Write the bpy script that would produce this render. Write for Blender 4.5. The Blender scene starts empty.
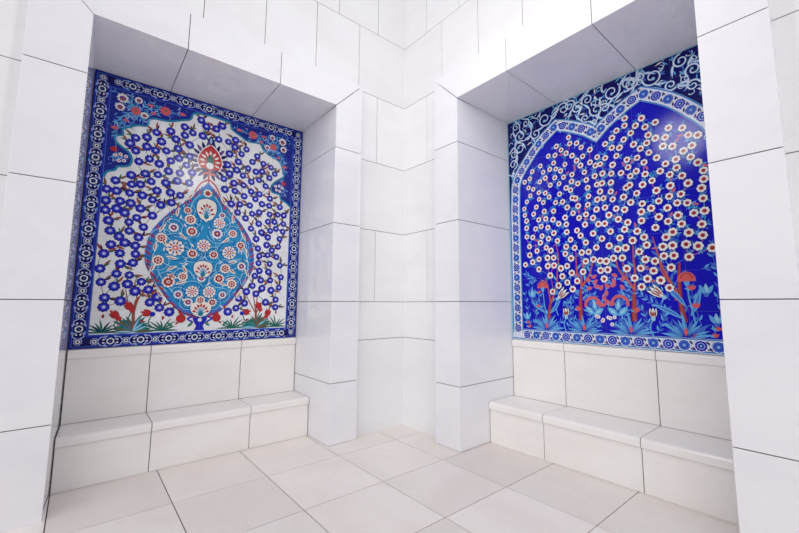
# A corner of a white marble courtyard: two deep niches, each with a stepped marble bench
# below a painted ceramic tile panel. 1 unit = 1 m, the wall corner stands on the origin.
import bpy, bmesh, math, random
from mathutils import Vector
SC = bpy.context.scene
COL = SC.collection
rnd = random.Random(7)

def lin(c):
    return tuple(((v/255)/12.92 if v/255 <= .04045 else ((v/255+.055)/1.055)**2.4) for v in c)

# ------------------------------------------------------------------ materials
def node_mat(name):
    m = bpy.data.materials.new(name); m.use_nodes = True
    nt = m.node_tree; b = nt.nodes['Principled BSDF']
    return m, nt, b

def marble(name, c1, c2, rough=.25, scale=2.2, isl=.05, veins=.25, spec=.5):
    m, nt, b = node_mat(name)
    N, Lk = nt.nodes, nt.links
    tc = N.new('ShaderNodeTexCoord')
    geo = N.new('ShaderNodeNewGeometry')
    off = N.new('ShaderNodeVectorMath'); off.operation = 'MULTIPLY_ADD'
    cmb = N.new('ShaderNodeCombineXYZ')
    for k in range(3): Lk.new(geo.outputs['Random Per Island'], cmb.inputs[k])
    off.inputs[1].default_value = (9, 7, 5)
    Lk.new(cmb.outputs[0], off.inputs[0]); Lk.new(tc.outputs['Object'], off.inputs[2])
    n1 = N.new('ShaderNodeTexNoise'); n1.inputs['Scale'].default_value = scale
    n1.inputs['Detail'].default_value = 6; n1.inputs['Distortion'].default_value = .8
    mp = N.new('ShaderNodeMapping'); mp.inputs['Scale'].default_value = (1, 1, 1.9); mp.inputs['Rotation'].default_value = (.3, .5, .4)
    Lk.new(off.outputs[0], mp.inputs[0]); Lk.new(mp.outputs[0], n1.inputs['Vector'])
    rp = N.new('ShaderNodeValToRGB')
    rp.color_ramp.elements[0].position = .3; rp.color_ramp.elements[0].color = (*lin(c2), 1)
    rp.color_ramp.elements[1].position = .6; rp.color_ramp.elements[1].color = (*lin(c1), 1)
    Lk.new(n1.outputs['Fac'], rp.inputs[0])
    # a few soft veins
    n2 = N.new('ShaderNodeTexNoise'); n2.inputs['Scale'].default_value = scale*1.3; n2.inputs['Detail'].default_value = 4
    n2.inputs['Distortion'].default_value = 1.6
    Lk.new(mp.outputs[0], n2.inputs['Vector'])
    r2 = N.new('ShaderNodeValToRGB')
    e = r2.color_ramp.elements
    e[0].position = .47; e[0].color = (0, 0, 0, 1); e[1].position = .5; e[1].color = (1, 1, 1, 1)
    q = e.new(.53); q.color = (0, 0, 0, 1)
    Lk.new(n2.outputs['Fac'], r2.inputs[0])
    ml = N.new('ShaderNodeMath'); ml.operation = 'MULTIPLY'; ml.inputs[1].default_value = veins
    Lk.new(r2.outputs[0], ml.inputs[0])
    mx = N.new('ShaderNodeMix'); mx.data_type = 'RGBA'
    Lk.new(ml.outputs[0], mx.inputs[0]); Lk.new(rp.outputs[0], mx.inputs[6]); mx.inputs[7].default_value = (*lin(c2), 1)
    # every slab is cut from its own piece of stone
    mr = N.new('ShaderNodeMapRange'); mr.inputs[3].default_value = 1-isl; mr.inputs[4].default_value = 1
    Lk.new(geo.outputs['Random Per Island'], mr.inputs[0])
    hsv = N.new('ShaderNodeHueSaturation')
    Lk.new(mr.outputs[0], hsv.inputs['Value']); Lk.new(mx.outputs[2], hsv.inputs['Color'])
    Lk.new(hsv.outputs[0], b.inputs['Base Color'])
    b.inputs['Roughness'].default_value = rough
    b.inputs['Specular IOR Level'].default_value = spec
    return m

def mortar(name, c):
    m, nt, b = node_mat(name)
    n = nt.nodes.new('ShaderNodeTexNoise'); n.inputs['Scale'].default_value = 30
    r = nt.nodes.new('ShaderNodeValToRGB')
    r.color_ramp.elements[0].color = (*lin([v*.8 for v in c]), 1); r.color_ramp.elements[1].color = (*lin(c), 1)
    nt.links.new(n.outputs['Fac'], r.inputs[0]); nt.links.new(r.outputs[0], b.inputs['Base Color'])
    b.inputs['Roughness'].default_value = .9
    return m

def glaze(name, c, var=.12, rough=.13):
    """painted ceramic under a clear glaze: brushy tone, each 16 cm tile fired a little differently, fine joints"""
    m, nt, b = node_mat(name)
    N, Lk = nt.nodes, nt.links
    tc = N.new('ShaderNodeTexCoord')
    n = N.new('ShaderNodeTexNoise'); n.inputs['Scale'].default_value = 26; n.inputs['Detail'].default_value = 3
    Lk.new(tc.outputs['Object'], n.inputs['Vector'])
    sp = N.new('ShaderNodeSeparateXYZ'); Lk.new(tc.outputs['Object'], sp.inputs[0])
    cb = N.new('ShaderNodeCombineXYZ'); Lk.new(sp.outputs['X'], cb.inputs[0]); Lk.new(sp.outputs['Z'], cb.inputs[1])
    br = N.new('ShaderNodeTexBrick'); br.offset = 0; br.inputs['Scale'].default_value = 1
    br.inputs['Brick Width'].default_value = .24; br.inputs['Row Height'].default_value = .24
    br.inputs['Mortar Size'].default_value = .0011; br.inputs['Mortar Smooth'].default_value = .2
    br.inputs['Color1'].default_value = (*lin(c), 1)
    br.inputs['Color2'].default_value = (*[v*(1-var*.8) for v in lin(c)], 1)
    br.inputs['Mortar'].default_value = (*[v*.55+.06 for v in lin(c)], 1)
    Lk.new(cb.outputs[0], br.inputs['Vector'])
    mr = N.new('ShaderNodeMapRange'); mr.inputs[3].default_value = 1-var; mr.inputs[4].default_value = 1+var
    Lk.new(n.outputs['Fac'], mr.inputs[0])
    hs = N.new('ShaderNodeHueSaturation'); Lk.new(mr.outputs[0], hs.inputs['Value']); Lk.new(br.outputs['Color'], hs.inputs['Color'])
    Lk.new(hs.outputs[0], b.inputs['Base Color'])
    b.inputs['Roughness'].default_value = rough
    b.inputs['Specular IOR Level'].default_value = .22
    n2 = N.new('ShaderNodeTexNoise'); n2.inputs['Scale'].default_value = 7
    Lk.new(tc.outputs['Object'], n2.inputs['Vector'])
    bp = N.new('ShaderNodeBump'); bp.inputs['Strength'].default_value = .05; bp.inputs['Distance'].default_value = .02
    Lk.new(n2.outputs['Fac'], bp.inputs['Height']); Lk.new(bp.outputs[0], b.inputs['Normal'])
    return m

M_WALL = marble('white_marble', (242, 242, 244), (238, 237, 239), rough=.2, isl=.035, veins=.12)
M_TRIM = marble('polished_white_marble', (242, 241, 245), (237, 236, 241), rough=.045, isl=.03, veins=.12)
M_BENCH = marble('cream_marble', (250, 247, 244), (245, 241, 236), rough=.22, isl=.05, veins=.3)
M_FLOOR = marble('beige_marble', (249, 242, 236), (240, 231, 224), rough=.3, isl=.13, veins=.35, scale=1.6)
M_JOINT = mortar('grey_mortar', (120, 114, 108))
M_DARK = mortar('dark_grout', (88, 74, 62))

PAL = dict(
    white=(232, 234, 236), cream=(236, 230, 220), navy=(16, 14, 92), ink=(14, 16, 70), cobalt=(36, 40, 178), dusk=(26, 38, 142),
    ultra=(9, 4, 184), blue=(32, 46, 172), mid=(70, 110, 205), pale=(165, 180, 232), frost=(222, 228, 242), lilac=(120, 126, 216), sky=(98, 172, 226), aqua=(150, 205, 232),
    turq=(36, 142, 196), deepturq=(18, 104, 172), teal=(30, 122, 150), green=(34, 104, 92), leaf=(60, 128, 108),
    brown=(116, 84, 68), rust=(160, 80, 74), red=(186, 44, 50), brick=(158, 46, 50), night=(14, 11, 98), coral=(214, 92, 92), pink=(200, 100, 122),
    plum=(92, 72, 132))
GL = {}
def gmat(k):
    if k not in GL: GL[k] = glaze('glaze_'+k, PAL[k])
    return GL[k]

# ------------------------------------------------------------------ mesh helpers
class MB:
    """collects solids and links them as ONE mesh object"""
    def __init__(s): s.v = []; s.f = []; s.m = []
    def add(s, vs, fs, mi=0):
        o = len(s.v); s.v += [tuple(p) for p in vs]
        s.f += [tuple(i+o for i in f) for f in fs]; s.m += [mi]*len(fs)
    def prism(s, poly, a, b, axis='y', mi=0):
        """poly in the plane across axis, extruded from a to b"""
        put = {'y': lambda p, t: (p[0], t, p[1]), 'x': lambda p, t: (t, p[0], p[1]), 'z': lambda p, t: (p[0], p[1], t)}[axis]
        n = len(poly)
        vs = [put(p, a) for p in poly]+[put(p, b) for p in poly]
        fs = [tuple(range(n)), tuple(range(2*n-1, n-1, -1))]
        fs += [(i, (i+1) % n+0, (i+1) % n+n, i+n) for i in range(n)]
        s.add(vs, fs, mi)
    def box(s, x0, x1, y0, y1, z0, z1, mi=0):
        s.prism([(x0, z0), (x1, z0), (x1, z1), (x0, z1)], y0, y1, 'y', mi)
    def build(s, name, mats, parent=None, swap=False, bevel=0, smooth=False):
        me = bpy.data.meshes.new(name)
        vs = s.v
        if swap: vs = [(p[1], p[0], p[2]) for p in vs]        # the right wall is the left one seen in the corner's mirror
        me.from_pydata(vs, [], s.f)
        for m in (mats if isinstance(mats, (list, tuple)) else [mats]): me.materials.append(m)
        for p, mi in zip(me.polygons, s.m): p.material_index = mi
        bm = bmesh.new(); bm.from_mesh(me); bmesh.ops.recalc_face_normals(bm, faces=bm.faces); bm.to_mesh(me); bm.free()
        o = bpy.data.objects.new(name, me); COL.objects.link(o)
        if parent: o.parent = parent
        if bevel:
            bv = o.modifiers.new('bevel', 'BEVEL'); bv.width = bevel; bv.segments = 2; bv.limit_method = 'ANGLE'; bv.angle_limit = math.radians(50)
        return o

def tag(o, label=None, cat=None, kind=None, group=None):
    for k, v in (('label', label), ('category', cat), ('kind', kind), ('group', group)):
        if v: o[k] = v
    return o
def empty(name, loc, rz=0):
    o = bpy.data.objects.new(name, None); COL.objects.link(o); o.location = loc; o.rotation_euler = (0, 0, rz); o.empty_display_size = .1
    return o
def inset(poly, d):
    """shrink a convex polygon by d"""
    A = sum(poly[i][0]*poly[(i+1) % len(poly)][1]-poly[(i+1) % len(poly)][0]*poly[i][1] for i in range(len(poly)))
    if A < 0: poly = poly[::-1]
    n = len(poly); out = []
    for i in range(n):
        p, c, q = (Vector(poly[j % n]) for j in (i-1, i, i+1))
        e1 = (c-p).normalized(); e2 = (q-c).normalized()
        n1 = Vector((-e1.y, e1.x)); n2 = Vector((-e2.y, e2.x))
        k = d/(1+n1.dot(n2)); out.append(tuple(c+(n1+n2)*k))
    return out

# ------------------------------------------------------------------ measured sizes (distances from the corner along each wall)
H1, H2 = 2.581, 2.833                  # niche soffit, top of the surround
COURSE = [0, .436, 1.036, 1.637, 2.239]
LEFT = dict(p=.055, a1=.494, a2=.734, a3=2.213, a3b=2.189, a4=2.459, n=.555, q=.273, cuts=(1.183, 1.762), seats=(1.175, 1.762))
RIGHT = dict(p=.094, a1=.5, a2=.755, a3=2.268, a3b=2.25, a4=2.515, n=.532, q=.227, cuts=(1.21, 1.794), seats=(1.203, 1.802))
G = .0022                              # half a stone joint
SEAT, LEDGE = .291, .735

# ------------------------------------------------------------------ floor
fb = MB()
def floor_tiles():
    gx = [.62, .209]+[-.275-.481*k for k in range(12)]
    gy = [.66, .258]+[-.256-.506*k for k in range(12)]
    for i in range(len(gx)-1):
        for j in range(len(gy)-1):
            fb.box(gx[i+1]+.0024, gx[i]-.0024, gy[j+1]+.0024, gy[j]-.0024, -.03, 0)
    fb.box(gx[-1], gx[0], gy[-1], gy[0], -.06, -.004, 1)
floor_tiles()
tag(fb.build('floor', [M_FLOOR, M_DARK]), kind='structure')

# ------------------------------------------------------------------ walls (mirrored for the right one)
def wall(name, D, swap, corner_end):
    w = MB()
    far = 4.6
    rows = [0, .731, 1.036, 1.633, 2.225, 2.822, 3.414, 4.01, 4.6]
    face = 0
    for r in range(len(rows)-1):
        z0, z1 = rows[r]+(G if r else 0), rows[r+1]-G
        full = rows[r] >= 2.8
        # joints of this course, running bond near the corner
        if r in (2, 4, 6): cut = [.308+.392*k for k in range(0, 12)]
        elif r in (3, 5): cut = [.5+.394*k for k in range(0, 12)]
        elif r == 7: cut = [.5+.394*k for k in range(0, 12)]
        else: cut = [.62, 3.4]
        if not full: cut = [c for c in cut if c < D['a1'] or c > D['a4']+.45]
        ed = [0.0]+cut+[far]
        for a, b in zip(ed, ed[1:]):
            if not full:
                if a < D['a1']: segs = [(a, min(b, D['a1']+.05))]
                elif b > D['a4']: segs = [(max(a, D['a4']-.03), b)]
                else: segs = []
                if a < D['a1'] and b > D['a4']: segs = [(a, D['a1']+.05), (D['a4']-.03, b)]
            else: segs = [(a, b)]
            for s0, s1 in segs:
                if s1-s0 < .02: continue
                w.box(-s1+G, -s0-(G if s0 > 0 else 0), face, face+.03, z0, z1)
    # mortar bed and rubble core behind the facing
    w.box(-far, 0, .004, .05, 2.83, 4.6, 1)
    w.box(-D['a1']-.04, 0, .004, .05, 0, 2.84, 1)
    w.box(-far, -D['a4']+.02, .004, .05, 0, 2.84, 1)
    w.box(-far, 0, D['n']+.06, D['n']+.16, 0, 4.6, 1)
    return tag(w.build(name, [M_WALL, M_JOINT], swap=swap), kind='structure')
wall('wall_left', LEFT, False, 0)
wall('wall_right', RIGHT, True, 0)

# ------------------------------------------------------------------ niche surrounds: pier, jamb and lintel of big mitred blocks
def surround(name, D, swap):
    p, a1, a2, a3, a4, n = (D[k] for k in ('p', 'a1', 'a2', 'a3', 'a4', 'n'))
    back = n+.05
    root = None
    def blocks(polys, part, core):
        b = MB()
        for q in polys: b.prism(inset(q, G), -p, back)
        for q in core: b.prism(inset(q, .008), -p+.006, back-.001, 'y', 1)
        return b
    pier = [[(-a1, COURSE[i]), (-a2, COURSE[i]), (-a2, COURSE[i+1]), (-a1, COURSE[i+1])] for i in range(4)]
    pier.append([(-a1, COURSE[4]), (-a2, COURSE[4]), (-a2, H1), (-a1, H2)])
    pc = [[(-a1, 0), (-a2, 0), (-a2, H1), (-a1, H2)]]
    root = blocks(pier, 'pier', pc).build(name, [M_TRIM, M_JOINT], swap=swap, bevel=.0015)
    tag(root, kind='structure')
    # jamb: its inner face leans a touch, wider at the back
    jb = MB()
    jp = [(COURSE[i], COURSE[i+1], COURSE[i+1]) for i in range(4)]+[(COURSE[4], H1, H2)]
    a3b = D['a3b']
    for z0, zi, zo in jp:
        for mi, ins, y0, y1 in ((0, G, -p, back),):
            A, B, C = -a3-ins*0, -a3b, -a4
            z0g = z0+(G if z0 else 0)
            vs = [(A, y0, z0g), (C, y0, z0g), (C, y0, zo-G), (A, y0, zi-G), (B, y1, z0g), (C, y1, z0g), (C, y1, zo-G), (B, y1, zi-G)]
            jb.add(vs, [(0, 1, 2, 3), (7, 6, 5, 4), (0, 4, 5, 1), (1, 5, 6, 2), (2, 6, 7, 3), (3, 7, 4, 0)])
    jb.prism(inset([(-a3, 0), (-a4, 0), (-a4, H2), (-a3, H1)], .008), -p+.006, back-.001, 'y', 1)
    tag(jb.build('jamb', [M_TRIM, M_JOINT], parent=root, swap=swap, bevel=.0015))
    c1, c2 = D['cuts']
    lint = [[(-a2, H1), (-a1, H2), (-c1, H2), (-c1, H1)], [(-c1, H1), (-c1, H2), (-c2, H2), (-c2, H1)], [(-c2, H1), (-c2, H2), (-a4, H2), (-a3, H1)]]
    lb = blocks(lint, 'lintel', [[(-a2, H1), (-a1, H2), (-a4, H2), (-a3, H1)]])
    lb.v = [(x, y, z-(.013 if y > back-.01 and z < H1+.03 else 0)) for x, y, z in lb.v]      # the soffit dips a little to the back
    tag(lb.build('lintel', [M_TRIM, M_JOINT], parent=root, swap=swap, bevel=.0015))
    return root
surround('trim_1', LEFT, False)
surround('trim_2', RIGHT, True)

# ------------------------------------------------------------------ stepped benches
def nosing(y_face, z_top, over, th, back, r=.022):
    """profile (y, z) of a slab with a rounded overhanging front edge"""
    f = y_face-over
    pts = [(back, z_top), (back, z_top-th)]
    pts += [(f+.006, z_top-th), (f, z_top-th+.006)]
    for k in range(7):
        a = math.pi-k*math.pi/12
        pts.append((f+r+r*math.cos(a), z_top-r+r*math.sin(a)))
    return pts

def bench(D, swap, label, loc):
    a2, a3, n, q = D['a2'], D['a3b'], D['n'], D['q']
    root = empty('marble_bench', loc)
    tag(root, label, 'bench', group=None)
    ox, oy = (loc[1], loc[0]) if swap else (loc[0], loc[1])
    ed = [a2+.001, *D['seats'], a3-.001]
    def lean(b):                              # the slab at the jamb follows its leaning face
        if s1 != ed[-1]: return
        for i, (x, y, z) in enumerate(b.v):
            if x < x0+.0008: b.v[i] = (x-(D['a3']-D['a3b'])*(n-y-oy)/(n+D['p']), y, z)
    for s0, s1 in zip(ed, ed[1:]):
        x0, x1 = -s1+G-ox, -s0-G-ox
        b = MB(); b.box(x0, x1, q-oy, q+.03-oy, .001, SEAT-.055); b.box(x0-G*1.2, x1+G*1.2, q+.006-oy, q+.028-oy, .001, SEAT-.06, 1)
        lean(b); b.build('front_slab', [M_BENCH, M_DARK], root, swap, bevel=.001)
        b = MB(); b.prism([(y-oy, z) for y, z in nosing(q, SEAT, .014, .054, n+.028)], x0, x1, 'x')
        b.prism([(q-.002-oy, SEAT-.008), (n-oy, SEAT-.008), (n-oy, SEAT-.05), (q-.002-oy, SEAT-.05)], x0-G*1.2, x1+G*1.2, 'x', 1)
        lean(b); b.build('seat_slab', [M_BENCH, M_DARK], root, swap, bevel=.001)
        b = MB()
        b.prism([(y-oy, z) for y, z in [(n+.028, SEAT+.002), (n, SEAT+.002), (n, LEDGE-.06)]+nosing(n, LEDGE, .011, .058, n+.028, .02)[2:]+[(n+.028, LEDGE)]], x0, x1, 'x')
        b.prism([(n+.026-oy, SEAT+.004), (n+.005-oy, SEAT+.004), (n+.005-oy, LEDGE-.012), (n+.026-oy, LEDGE-.012)], x0-G*1.2, x1+G*1.2, 'x', 1)
        b.build('back_slab', [M_BENCH, M_DARK], root, swap, bevel=.001)
    return root
bench(LEFT, False, 'cream marble stepped bench under the white panel with the turquoise medallion', (-1.468, .42, 0))
bench(RIGHT, True, 'cream marble stepped bench under the deep blue panel with twin arches', (.38, -1.515, 0))

# measured positions on the two panels, in millimetres (along the wall from the corner, height)
LF=[(-1944,2162),(-1881,2185),(-1828,2236),(-1742,2272),(-1656,2331),(-1652,2267),(-1602,2301),(-1707,2221),(-1794,2178),(-1972,2115),(-1551,2418),(-1514,2379),(-1534,2297),(-1443,2381),(-1402,2417),(-1422,2301),(-1351,2301),(-1298,2331),(-1301,2272),(-1338,2205),(-1212,2276),(-1248,2227),(-1124,2240),(-1160,2183),(-1071,2188),(-1007,2171),(-1192,2120),(-1129,2106),(-1079,2119),(-973,2121),(-1229,2051),(-1016,2077),(-1101,2041),(-1938,2070),(-1915,1999),(-1951,1894),(-2033,1839),(-1944,1830),(-1896,1839),(-2074,1772),(-2023,1769),(-1950,1767),(-1876,2117),(-1825,2103),(-1761,2117),(-1689,2153),(-1617,2202),(-1856,2033),(-1797,2011),(-1729,2050),(-1679,2082),(-1612,2114),(-1628,2042),(-1874,1921),(-1800,1931),(-1738,1971),(-1666,1972),(-1589,1993),(-1836,1873),(-1749,1881),(-1679,1911),(-1603,1911),(-1880,1765),(-1798,1814),(-1716,1815),(-1654,1806),(-1820,1744),(-1705,1743),(-1941,1698),(-1769,1715),(-1269,2157),(-1346,2113),(-1278,2086),(-1330,2043),(-1369,1993),(-1293,1974),(-1161,2013),(-1220,1972),(-1357,1911),(-1282,1912),(-1159,1931),(-1211,1883),(-1092,1922),(-1305,1803),(-1240,1811),(-1122,1875),(-1164,1814),(-1254,1742),(-1142,1748),(-1044,2000),(-1004,1900),(-1067,1842),(-1008,1837),(-917,1841),(-1087,1768),(-1001,1765),(-932,1772),(-880,1775),(-1192,1704),(-1086,1673),(-1012,1700),(-957,1706),(-881,1699),(-1145,1625),(-1061,1603),(-990,1626),(-943,1649),(-883,1632),(-1008,1568),(-1101,1545),(-908,1566),(-2074,1695),(-1999,1703),(-2072,1631),(-2013,1649),(-1969,1627),(-2050,1563),(-1941,1567),(-1901,1603),(-2037,1497),(-1936,1507),(-1988,1463),(-2026,1405),(-1954,1424),(-1896,1410),(-1882,1469),(-2059,1342),(-1975,1351),(-1891,1353),(-1884,1671),(-1813,1631),(-1859,1543),(-1901,1292),(-1083,1468),(-1073,1348),(-1069,1407),(-1063,1285),(-1014,1503),(-918,1498),(-969,1463),(-1003,1420),(-929,1410),(-983,1348),(-896,1341),(-990,1280),(-1097,1242),(-1048,1209),(-972,1212),(-884,1241),(-1112,1162),(-1036,1144),(-962,1129),(-897,1153),(-1157,1114),(-1082,1098),(-2071,1243),(-1968,1281),(-1984,1214),(-1915,1208),(-2059,1156),(-1990,1130),(-1921,1148),(-2034,1056),(-1951,1035),(-2035,995),(-1846,1166),(-1876,1101),(-1803,1114),(-1749,1063),(-1789,1026),(-1731,990),(-1671,960),(-1212,1059),(-1166,1022),(-1229,984),(-1286,957),(-1003,1030),(-920,1052),(-920,990)]
RF=[(1306,2265),(1313,2214),(1205,2226),(1243,2185),(1281,2148),(1327,2116),(1134,2169),(1191,2159),(1707,2264),(1703,2214),(1650,2197),(1739,2149),(1618,2156),(1693,2119),(1770,2190),(1957,2108),(2029,2082),(2057,2028),(2103,2012),(1936,2054),(1920,2001),(1971,1984),(2026,1938),(2071,1958),(2060,1890),(1881,1938),(1984,1898),(1887,2170),(1881,2067),(1062,2109),(1177,2101),(1268,2065),(987,2082),(1085,2052),(1142,2060),(1192,2049),(1231,2024),(963,2029),(1102,2000),(1182,1983),(1253,1969),(1320,1972),(914,2012),(1051,1982),(1142,1934),(1215,1927),(1314,1921),(948,1956),(991,1935),(1040,1896),(1097,1881),(1270,1882),(1304,1857),(962,1887),(1128,1843),(1215,1847),(1315,1795),(929,1844),(1041,1842),(1077,1809),(1180,1788),(1237,1782),(903,1790),(1014,1785),(1272,1732),(1082,1737),(1161,1725),(906,1736),(987,1731),(1252,1659),(1315,1681),(1031,1678),(1092,1676),(1153,1659),(1366,2200),(1399,2157),(1462,2120),(1570,2128),(1613,2087),(1663,2072),(1752,2067),(1407,2087),(1360,2068),(1511,2050),(1565,2028),(1640,2021),(1705,1975),(1387,2023),(1458,2027),(1496,1993),(1529,1994),(1612,1966),(1710,1922),(1414,1966),(1486,1919),(1541,1923),(1600,1907),(1663,1894),(1720,1859),(1425,1905),(1361,1894),(1498,1854),(1535,1855),(1594,1845),(1690,1787),(1712,1799),(1432,1846),(1518,1799),(1590,1783),(1670,1727),(1435,1783),(1338,1787),(1496,1746),(1539,1746),(1600,1726),(1809,2227),(1827,2161),(1842,2100),(1830,2051),(1791,2026),(1839,1984),(1768,1970),(1807,1928),(1927,1885),(1984,1844),(1758,1882),(1809,1849),(1895,1846),(1946,1811),(2009,1788),(1846,1797),(2093,1847),(2117,1792),(2115,1741),(2100,1690),(2037,1735),(1944,1741),(1996,1677),(1867,1728),(1934,1676),(1876,1658),(1974,1627),(2025,1617),(2104,1628),(1920,1606),(2106,1554),(2054,1550),(1973,1550),(1870,1558),(1919,1522),(921,1686),(919,1627),(1001,1610),(1051,1622),(1108,1604),(1199,1620),(1259,1606),(1156,1555),(1260,1548),(919,1557),(973,1545),(1055,1545),(1110,1517),(1183,1492),(1287,1487),(1039,1495),(940,1475),(1006,1433),(1088,1450),(1126,1423),(1251,1439),(1242,1387),(940,1406),(1022,1366),(1095,1370),(1147,1366),(1285,1350),(965,1348),(898,1332),(1095,1307),(1148,1308),(1252,1296),(1018,1287),(1202,1282),(1113,1234),(1211,1222),(1285,1243),(1316,1424),(1713,1682),(1356,1726),(1428,1722),(1487,1677),(1546,1680),(1619,1658),(1672,1641),(1411,1655),(1359,1638),(1460,1621),(1569,1622),(1629,1583),(1400,1583),(1495,1571),(1538,1568),(1687,1552),(1339,1549),(1455,1511),(1574,1508),(1665,1509),(1364,1507),(1400,1453),(1514,1466),(1632,1456),(1710,1429),(1472,1409),(1560,1411),(1614,1383),(1664,1386),(1367,1384),(1417,1384),(1640,1321),(1584,1324),(1448,1328),(1790,1784),(1752,1735),(1781,1660),(1772,1608),(1830,1621),(1770,1550),(1988,1495),(1847,1494),(1741,1486),(1939,1453),(1779,1442),(1901,1426),(2088,1478),(2021,1438),(2088,1413),(1881,1369),(1933,1371),(2003,1370),(2062,1353),(2128,1335),(1883,1311),(1936,1309),(2013,1294),(1917,1238),(1856,1163),(1832,1284),(1178,1155),(1248,1175),(1128,1111),(1287,1125),(1393,1319),(1494,1314),(1535,1308),(1664,1249),(1370,1246),(1494,1248),(1542,1249),(1324,1183),(1515,1188),(1708,1184),(1791,1390),(1745,1352),(1778,1299),(1748,1245),(1821,1224),(1783,1176),(1746,1126),(1901,1115)]
LSPL=[(-1541,2474),(-1582,2464),(-1608,2448),(-1623,2401),(-1673,2378),(-1746,2346),(-1803,2338),(-1850,2333),(-1879,2308),(-1888,2267),(-1937,2256),(-1980,2231),(-2019,2203),(-2016,2165),(-2053,2146),(-2048,2106),(-2010,2074),(-1973,2047),(-1955,1999),(-1967,1959),(-2001,1943),(-2029,1935),(-2041,1910),(-2080,1889),(-2106,1859),(-2123,1839)]
LSPR=[(-1541,2474),(-1493,2473),(-1419,2469),(-1351,2461),(-1329,2412),(-1266,2377),(-1199,2347),(-1108,2354),(-1079,2314),(-1040,2284),(-971,2256),(-925,2226),(-899,2150),(-892,2124),(-904,2104),(-963,2057),(-999,2004),(-989,1960),(-925,1949),(-912,1911),(-865,1889),(-841,1857)]
LMEDL=[(-1485,1942),(-1555,1854),(-1644,1745),(-1714,1676),(-1787,1578),(-1821,1510),(-1842,1406),(-1842,1314),(-1823,1251),(-1780,1184),(-1732,1102),(-1673,1020),(-1596,955),(-1482,917)]
LMEDR=[(-1485,1942),(-1406,1859),(-1330,1768),(-1263,1675),(-1191,1596),(-1124,1500),(-1107,1394),(-1124,1296),(-1160,1209),(-1224,1101),(-1305,1019),(-1377,959),(-1482,917)]
LROS=[(-1600,1703,27),(-1579,1637,39),(-1681,1564,33),(-1565,1550,37),(-1750,1480,37),(-1662,1418,58),(-1552,1384,35),(-1761,1320,38),(-1365,1700,25),(-1381,1636,43),(-1282,1566,33),(-1393,1552,40),(-1219,1478,34),(-1480,1452,47),(-1300,1413,51),(-1409,1388,33),(-1323,1288,38),(-1204,1313,33),(-1537,1106,43),(-1424,1105,44),(-1332,1085,28),(-1399,1029,31),(-1480,1044,32),(-1558,1029,30),(-1363,1209,38),(-1270,1170,38),(-1482,1206,29),(-1690,1172,41),(-1603,1213,33),(-1624,1083,30),(-1675,1215,18)]
LPAL=[(-1481,1724),(-1476,1286),(-1478,957),(-1476,2127),(-1479,2303),(-1477,865),(-1481,1994)]
LRED=[(-1364,914),(-1597,912),(-1903,1002),(-1802,954),(-1148,953),(-1976,947),(-1055,1003),(-980,947)]
LTRK1=[[(-1871,840),(-1876,965)],[(-1876,959),(-1847,1066),(-1802,1108)],[(-1876,959),(-1868,1039),(-1837,1080),(-1802,1156)],[(-1873,959),(-1862,1046),(-1880,1146),(-1872,1194)],[(-1879,959),(-1911,1032),(-1927,1112)]]
LTRK2=[[(-1070,828),(-1076,947)],[(-1075,939),(-1134,1043),(-1160,1098)],[(-1075,939),(-1096,1059),(-1107,1115)],[(-1075,939),(-1072,1051),(-1061,1148)],[(-1075,939),(-1032,1027),(-1009,1051)]]
LLEAF=[(-1872,853),(-1706,860),(-2034,866),(-1252,858),(-1110,853),(-914,854),(-1071,836)]
LSPF=[(-1787,2411),(-1959,2352),(-1679,2427),(-1877,2421),(-1853,2369),(-2036,2420),(-2048,2354),(-1948,2430),(-1907,2337),(-2060,2051),(-2047,2022),(-2024,2031),(-1998,2017),(-2002,1995),(-2026,1985),(-2073,2207)]
LSPG=[(-1170,2417),(-987,2359),(-1271,2427),(-1076,2429),(-1099,2374),(-1009,2435),(-912,2427),(-901,2366),(-1047,2335),(-893,2057),(-957,2017),(-939,1995),(-894,1963),(-891,2219)]
RARC1=[(818,1817),(821,1900),(819,1985),(851,2060),(893,2122),(945,2180),(996,2240),(1060,2296),(1128,2344),(1208,2391),(1294,2355),(1369,2315),(1440,2274),(1510,2222),(1580,2283),(1654,2324),(1729,2360),(1813,2392),(1876,2353),(1940,2308),(2005,2256),(2065,2195),(2115,2130)]
RCURL=[(1116,2479,51),(1030,2389,41),(887,2415,47),(877,2316,50),(1274,2504,43),(844,2506,32),(942,2511,29),(1737,2500,44),(1632,2484,47),(1522,2398,40),(1439,2365,37),(1384,2468,34),(1460,2498,35),(1324,2508,36),(1582,2389,26),(1499,2313,21),(1759,2490,38),(1889,2476,49),(1987,2378,49),(2049,2509,37),(2108,2424,36),(2101,2326,30),(1817,2505,23),(810,2190,36),(817,2280,32),(804,2106,24)]
RTRK=[[(1079,859),(1102,1009),(1108,1039)],[(1108,1039),(1089,1145),(1069,1215)],[(1111,1024),(1162,1158),(1170,1247),(1184,1374),(1168,1467)],[(1339,904),(1341,1044),(1351,1143)],[(1354,1147),(1325,1233),(1322,1318),(1322,1405)],[(1350,1136),(1414,1218),(1431,1273),(1453,1335)],[(1354,1150),(1364,1257),(1361,1357)],[(1692,908),(1697,1041),(1701,1111)],[(1701,1109),(1683,1144),(1614,1242),(1601,1321)],[(1702,1105),(1712,1227),(1708,1298),(1710,1396)],[(1701,1111),(1657,1198),(1637,1291)],[(1968,910),(1953,1027),(1954,1157),(1961,1265)],[(1930,1039),(1930,1075),(1894,1166),(1865,1220),(1854,1323)],[(1939,1086),(1874,1235),(1839,1381),(1826,1440)]]
RBASE=[(1360,832),(1669,840),(1070,832),(1969,833)]
RCAR=[(1045,1168),(1991,1179)]
RARCH=[(1428,1037),(1608,1045)]
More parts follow.
